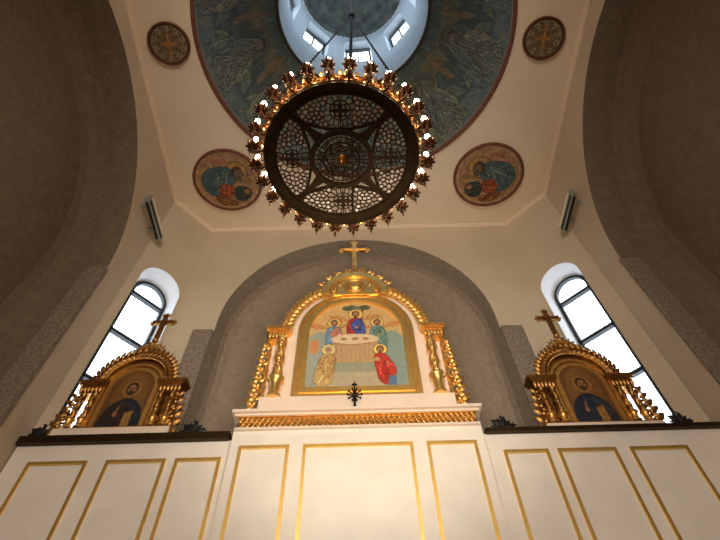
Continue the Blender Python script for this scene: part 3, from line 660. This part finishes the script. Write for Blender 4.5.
# ------------------------------------------------------------------ linear fixtures on the side walls
def fixture(xw, sx, y0, y1, z, label):
    t = thing('wall_lamp', label, 'lamp', (xw, (y0+y1)/2, z), 'linear lamps on the side walls')
    def R(mb, x0, y0_, z0, x1, y1_, z1):
        a, b = sorted((xw+sx*x0, xw+sx*x1)); mb.box((a, y0_, z0), (b, y1_, z1))
    mb = MB(); R(mb, .12, y0, z-.10, .22, y1, z+.08); o = mb.build('housing', M['steel'], t); bv = o.modifiers.new('b', 'BEVEL'); bv.width = .02; bv.segments = 2
    mb = MB(); R(mb, .21, y0+.05, z-.085, .228, y1-.05, z-.035); R(mb, .14, y0+.05, z-.105, .19, y1-.05, z-.09); mb.build('louver', M['louver'], t)
    mb = MB(); R(mb, .21, y0+.05, z+.02, .235, y1-.05, z+.06); mb.build('tube', M['candle'], t)
    for yy in (y0+.2, y1-.2):
        mb = MB(); R(mb, -.01, yy-.03, z-.05, .14, yy+.03, z+.05); mb.build('bracket', M['steel'], t)
fixture(XL, 1, 4.13, 5.03, 7.52, 'long grey wall lamp under the ceiling by the left window'); fixture(XR, -1, 4.20, 5.03, 7.55, 'long grey wall lamp under the ceiling by the right window')

# ------------------------------------------------------------------ chandelier
RC = .64; HC = (-.09, 1.65, 3.61)
ch = thing('chandelier', 'great round bronze openwork chandelier with lit candle bulbs hanging under the dome', 'chandelier', HC)
def ann(mb, r0, r1, z0, z1, n=96):
    c = [(math.cos(2*PI*j/n), math.sin(2*PI*j/n)) for j in range(n)]
    a = [(x*r0, y*r0, z0) for x, y in c]; b = [(x*r1, y*r1, z0) for x, y in c]; d = [(x*r1, y*r1, z1) for x, y in c]; e = [(x*r0, y*r0, z1) for x, y in c]
    mb.strip(b, a, True); mb.strip(d, b, True); mb.strip(e, d, True); mb.strip(a, e, True)
mb = MB(); ann(mb, RC*.87, RC*.985, -.012, .012); ann(mb, RC*.86, RC*.875, -.03, .015); ann(mb, RC*.975, RC, -.03, .015); mb.build('outer_ring', M['bronze'], ch, local=True)
mb = MB(); ann(mb, RC*.985, RC*1.0, .01, .13, 112); ann(mb, RC*.97, RC*1.02, .12, .14); ann(mb, RC*.99, RC*1.015, .01, .03)
for i in range(56):
    a = 2*PI*i/56; mb.ball((RC*1.01*math.cos(a), RC*1.01*math.sin(a), .075), .018, 6, (1, 1, 1.6)); mb.ball((RC*1.01*math.cos(a), RC*1.01*math.sin(a), .165), .022, 6, (.6, .6, 1.2))
for i in range(28):                              # gilded cresting between the lamps
    a = 2*PI*i/28; c, q = math.cos(a), math.sin(a)
    for o_, h_ in ((-.045, .17), (0, .22), (.045, .17)):
        mb.tube([(RC*1.0*c-o_*.5*q, RC*1.0*q+o_*.5*c, .10), ((RC*1.03)*c-o_*q, (RC*1.03)*q+o_*c, h_-.05), ((RC*1.06)*c-o_*1.3*q, (RC*1.06)*q+o_*1.3*c, h_)], [.010, .014, .003], 5)
    mb.tube([((RC*1.0+.02*(1-math.cos(t)))*c-.034*math.sin(t)*q, (RC*1.0+.02*(1-math.cos(t)))*q+.034*math.sin(t)*c, .06+.035*math.cos(t)) for t in [2*PI*k/14 for k in range(14)]], .006, 5, True)
mb.build('crown_band', M['brass'], ch, smooth=40, local=True)
def flat_bar(mb, p, q, w_, z0, z1):
    d = Vector((q[0]-p[0], q[1]-p[1])); L = d.length
    if L < 1e-5: return
    n = Vector((-d.y, d.x))/L*w_/2; e = d/L*w_*.25
    c = [(p[0]+n.x-e.x, p[1]+n.y-e.y), (p[0]-n.x-e.x, p[1]-n.y-e.y), (q[0]-n.x+e.x, q[1]-n.y+e.y), (q[0]+n.x+e.x, q[1]+n.y+e.y)]
    mb.add([(x, y, z0) for x, y in c]+[(x, y, z1) for x, y in c], [(3, 2, 1, 0), (4, 5, 6, 7), (0, 1, 5, 4), (1, 2, 6, 5), (2, 3, 7, 6), (3, 0, 4, 7)])
def bow(p, q, sag, n=24):
    """arc from p to q whose middle is pushed sideways by sag"""
    p, q = Vector(p), Vector(q); d = q-p; nn = Vector((-d.y, d.x)).normalized()
    return [tuple(p+d*i/n+nn*sag*(1-(2*i/n-1)**2)) for i in range(n+1)]
# one openwork lens, symmetrical about its own axis (pointing along +y)
ca = math.radians(47); pL, pR = (-RC*.84*math.sin(ca), RC*.84*math.cos(ca)), (RC*.84*math.sin(ca), RC*.84*math.cos(ca))
low = bow(pL, pR, -(pL[1]-RC*.40)); upp = [(RC*.86*math.sin(-ca+2*ca*i/24), RC*.86*math.cos(-ca+2*ca*i/24)) for i in range(25)]
def in_lens(x, y, k=0.):
    if math.hypot(x, y) > RC*.86-k: return False
    t = (x-pL[0])/(pR[0]-pL[0]); 
    if t < 0 or t > 1: return False
    return y > pL[1]-(pL[1]-RC*.40)*(1-(2*t-1)**2)+k
def voronoi_bars(mb, seeds, inside, w_, z0, z1, plates=None, shrink=.62, part=.8):
    vs, ed, fs, *_ = geometry.delaunay_2d_cdt([Vector(p) for p in seeds], [], [], 0, 1e-6)
    cc = []; em = {}
    for fi, f in enumerate(fs):
        a, b, c = [vs[i] for i in f[:3]]; d = 2*(a.x*(b.y-c.y)+b.x*(c.y-a.y)+c.x*(a.y-b.y))
        if abs(d) < 1e-12: cc.append(None); continue
        ux = (a.length_squared*(b.y-c.y)+b.length_squared*(c.y-a.y)+c.length_squared*(a.y-b.y))/d; uy = (a.length_squared*(c.x-b.x)+b.length_squared*(a.x-c.x)+c.length_squared*(b.x-a.x))/d
        cc.append((ux, uy))
        for i in range(3): em.setdefault(tuple(sorted((f[i], f[(i+1) % 3]))), []).append(fi)
    if plates is not None:
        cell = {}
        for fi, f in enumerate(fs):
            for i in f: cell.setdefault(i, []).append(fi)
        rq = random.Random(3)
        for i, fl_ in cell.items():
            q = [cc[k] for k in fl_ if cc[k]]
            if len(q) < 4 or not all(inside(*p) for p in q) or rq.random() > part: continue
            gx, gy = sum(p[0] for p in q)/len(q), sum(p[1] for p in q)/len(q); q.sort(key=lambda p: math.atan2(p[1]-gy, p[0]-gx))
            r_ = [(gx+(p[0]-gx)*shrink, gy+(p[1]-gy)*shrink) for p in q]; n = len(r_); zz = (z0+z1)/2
            plates.add([(x, y, zz) for x, y in r_]+[(gx, gy, zz-.010)]+[(x, y, zz+.003) for x, y in r_], [(k, (k+1) % n, n) for k in range(n)]+[tuple(range(n+1, 2*n+1))]+[(k, n+1+k, n+1+(k+1) % n, (k+1) % n) for k in range(n)])
    for fl_ in em.values():
        if len(fl_) == 2 and cc[fl_[0]] and cc[fl_[1]]:
            p, q = cc[fl_[0]], cc[fl_[1]]
            if inside(*p) and inside(*q): flat_bar(mb, p, q, w_, z0, z1)
            elif inside(*p) or inside(*q):
                if not inside(*p): p, q = q, p
                lo, hi = 0., 1.
                for _ in range(14):
                    m_ = (lo+hi)/2
                    if inside(p[0]+(q[0]-p[0])*m_, p[1]+(q[1]-p[1])*m_): lo = m_
                    else: hi = m_
                flat_bar(mb, p, (p[0]+(q[0]-p[0])*lo, p[1]+(q[1]-p[1])*lo), w_, z0, z1)
def lens_mesh():
    mb = MB(); rd = random.Random(11); seeds = []; cs = (0, RC*.64)
    tries = 0
    while tries < 5000:
        tries += 1; x, y = rd.uniform(0, RC*.62), rd.uniform(RC*.34, RC*.92); dmin = .032
        if x < dmin*.5 and x > .003: x = 0
        if math.hypot(x-cs[0], y-cs[1]) < .10: continue
        if all(math.hypot(x-a, y-b) > dmin and (x == 0 or math.hypot(-x-a, y-b) > dmin) for a, b in seeds):
            seeds.append((x, y)); 
            if x: seeds.append((-x, y))
    ok = lambda x, y: in_lens(x, y) and math.hypot(x-cs[0], y-cs[1]) > .078
    voronoi_bars(mb, seeds, ok, .0085, -.006, .006, PLATES)
    for r in (.080, .052): mb.tube([(cs[0]+r*math.cos(2*PI*i/32), cs[1]+r*math.sin(2*PI*i/32), 0) for i in range(32)], .006, 5, True)
    for i in range(4):                          # four-armed star in the middle
        a = PI/2*i+PI/4*0; c, s_ = math.cos(a), math.sin(a)
        pts = [(.012, .012), (.045, .020), (.082, .0), (.045, -.020), (.012, -.012)]
        q = [(cs[0]+c*x-s_*y, cs[1]+s_*x+c*y) for x, y in pts]; n = len(q)
        mb.add([(x, y, -.012) for x, y in q]+[(x, y, .008) for x, y in q], [tuple(range(n))[::-1], tuple(range(n, 2*n))]+[(i_, (i_+1) % n, n+(i_+1) % n, n+i_) for i_ in range(n)])
        a += PI/4; mb.ball((cs[0]+.060*math.cos(a), cs[1]+.060*math.sin(a), 0), .014, 8, (1, 1, .5))
    mb.ball((cs[0], cs[1], 0), .022, 10, (1, 1, .7))
    return mb
PLATES = MB(); l0 = lens_mesh().build('openwork_panel', M['bronze'], ch, local=True); p0 = PLATES.build('cell_plates', M['glint'], ch, local=True)  # pale plates added in the cells to imitate reflections of the lit bulbs
mb = MB()
for A in (low, upp):
    for p, q in zip(A[:-1], A[1:]): flat_bar(mb, p, q, .022, -.016, .012)
e0 = mb.build('panel_rim', M['bronze'], ch, local=True)
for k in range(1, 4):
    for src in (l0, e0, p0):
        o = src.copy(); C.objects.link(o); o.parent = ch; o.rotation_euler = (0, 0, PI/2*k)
for k in range(4):                              # dark diagonal straps between the lenses
    a = PI/4+PI/2*k; mb = MB(); pr = [(RC*.38, .05), (RC*.55, .025), (RC*.72, .018), (RC*.87, .035)]
    A = [(r*math.cos(a)-w_*math.sin(a), r*math.sin(a)+w_*math.cos(a)) for r, w_ in pr]; B = [(r*math.cos(a)+w_*math.sin(a), r*math.sin(a)-w_*math.cos(a)) for r, w_ in pr]
    q = A+B[::-1]; n = len(q); mb.add([(x, y, -.013) for x, y in q]+[(x, y, .010) for x, y in q], [tuple(range(n)), tuple(range(n, 2*n))]+[(i_, (i_+1) % n, n+(i_+1) % n, n+i_) for i_ in range(n)])
    mb.build('strap', M['bronze'], ch, local=True)
mb = MB(); ann(mb, RC*.355, RC*.41, -.04, -.01); ann(mb, RC*.345, RC*.36, -.05, .0); mb.build('inner_ring', M['bronze'], ch, local=True)
PLATES2 = MB(); mb = MB(); rd = random.Random(5); seeds = []
for rr, n in ((.0, 1), (.055, 8), (.095, 16), (.135, 16), (.175, 32), (.215, 32), (.25, 32)):
    for i in range(n): a = 2*PI*(i+(.5 if int(rr*1000) % 2 else 0))/n+.001*i; seeds.append((rr*math.cos(a)+1e-4*rd.random(), rr*math.sin(a)+1e-4*rd.random()))
voronoi_bars(mb, seeds, lambda x, y: math.hypot(x, y) < RC*.36, .008, -.03, -.018, PLATES2, .55, .7)
for i in range(8):                              # rosette
    a = 2*PI*i/8; c, s_ = math.cos(a), math.sin(a); q = [(c*x-s_*y, s_*x+c*y) for x, y in ((.03, 0), (.07, .024), (.115, .020), (.135, 0), (.115, -.020), (.07, -.024))]
    mb.tube([(x, y, -.03) for x, y in q], .006, 5, True)
mb.tube([(.15*math.cos(2*PI*i/40), .15*math.sin(2*PI*i/40), -.03) for i in range(40)], .008, 5, True)
mb.build('centre_openwork', M['bronze'], ch, local=True); PLATES2.build('cell_plates', M['lampmetal'], ch, local=True)
mb = MB(); mb.lathe([(.004, -.10), (.014, -.09), (.02, -.075), (.012, -.06), (.035, -.045), (.045, -.03), (.03, -.01), (.02, .02)], (0, 0, 0), 16); mb.build('centre_knop', M['brass'], ch, smooth=40, local=True)
# twenty-eight lamp arms
arm = MB(); r0 = RC*1.0
pts = [(r0, 0, .03), (r0+.03, 0, -.005), (r0+.07, 0, -.015), (r0+.10, 0, .015), (r0+.105, 0, .06)]; arm.tube(pts, [.011, .010, .009, .009, .010], 6)
arm.tube([(r0+.02, 0, .07), (r0+.05, 0, .09), (r0+.065, 0, .065), (r0+.05, 0, .045), (r0+.038, 0, .058)], [.008, .007, .007, .006, .004], 5)
arm.tube([(r0+.05, 0, -.012), (r0+.06, 0, -.04), (r0+.085, 0, -.05), (r0+.098, 0, -.035), (r0+.088, 0, -.025)], [.007, .007, .006, .005, .004], 5)
arm.tube([(r0+.06+.032*(1-k/16)*math.cos(k*.75), 0, .075+.032*(1-k/16)*math.sin(k*.75)) for k in range(15)], [.0075-.0003*k for k in range(15)], 5)
for sy in (-1, 1):
    arm.tube([(r0+.05+.028*(1-k/16)*math.cos(k*.7), sy*(.006+.022*(1-k/16)*abs(math.sin(k*.7))), .02+.028*(1-k/16)*math.sin(k*.7)) for k in range(14)], .005, 5)
arm.ball((r0+.105, 0, -.02), .016, 8); arm.tube([(r0+.105, 0, -.03), (r0+.11, 0, -.08)], [.010, .002], 6)
xa = r0+.105
cup = MB(); cup.lathe([(.006, .035), (.016, .045), (.012, .055), (.028, .060), (.042, .076), (.048, .096), (.042, .096), (.026, .085), (.016, .085), (.016, .10)], (xa, 0, 0), 16)
for i in range(8): a = 2*PI*i/8; cup.tube([(xa+.028*math.cos(a), .028*math.sin(a), .055), (xa+.050*math.cos(a), .050*math.sin(a), .075), (xa+.056*math.cos(a), .056*math.sin(a), .10), (xa+.058*math.cos(a), .058*math.sin(a), .110)], [.006, .011, .008, .004], 5)
cnd = MB(); cnd.lathe([(.013, .098), (.013, .185), (.010, .19)], (xa, 0, 0), 10)
blb = MB(); blb.lathe([(.006, .188), (.018, .198), (.024, .215), (.022, .236), (.012, .262), (.002, .278)], (xa, 0, 0), 12)
NL = 28; a_ob = None
for i in range(NL):
    ang = 2*PI*(i+.5)/NL
    if a_ob is None:
        a_ob = arm.build('lamp_arm', M['lampmetal'], ch, True, True); kids = [cup.build('cup', M['lampmetal'], a_ob, True, True), cnd.build('candle', M['candle'], a_ob, True, True), blb.build('bulb', M['bulb'], a_ob, True, True)]
        a_ob.rotation_euler = (0, 0, ang)
    else:
        o = a_ob.copy(); C.objects.link(o); o.parent = ch; o.rotation_euler = (0, 0, ang)
        for k_ in kids: c_ = k_.copy(); C.objects.link(c_); c_.parent = o
# hanging rods and the knot where they meet
kn = Vector((.04-HC[0], 0, 10.8-HC[2]))
for dg in (-57.86, 6.43, 57.86, 173.57):
    a = -PI/2+math.radians(dg); p = Vector((RC*1.12*math.cos(a), RC*1.12*math.sin(a), .0)); mb = MB(); mb.tube([p, kn], .011, 5)
    for k in range(1, 40): mb.ball(p.lerp(kn, k/40), .020, 5)
    mb.build('chain', M['iron'], ch, local=True)
mb = MB(); mb.ball(kn, .07, 12); mb.tube([kn, (kn.x, kn.y, 18.85-HC[2])], .022, 6); mb.build('hanger', M['iron'], ch, local=True)
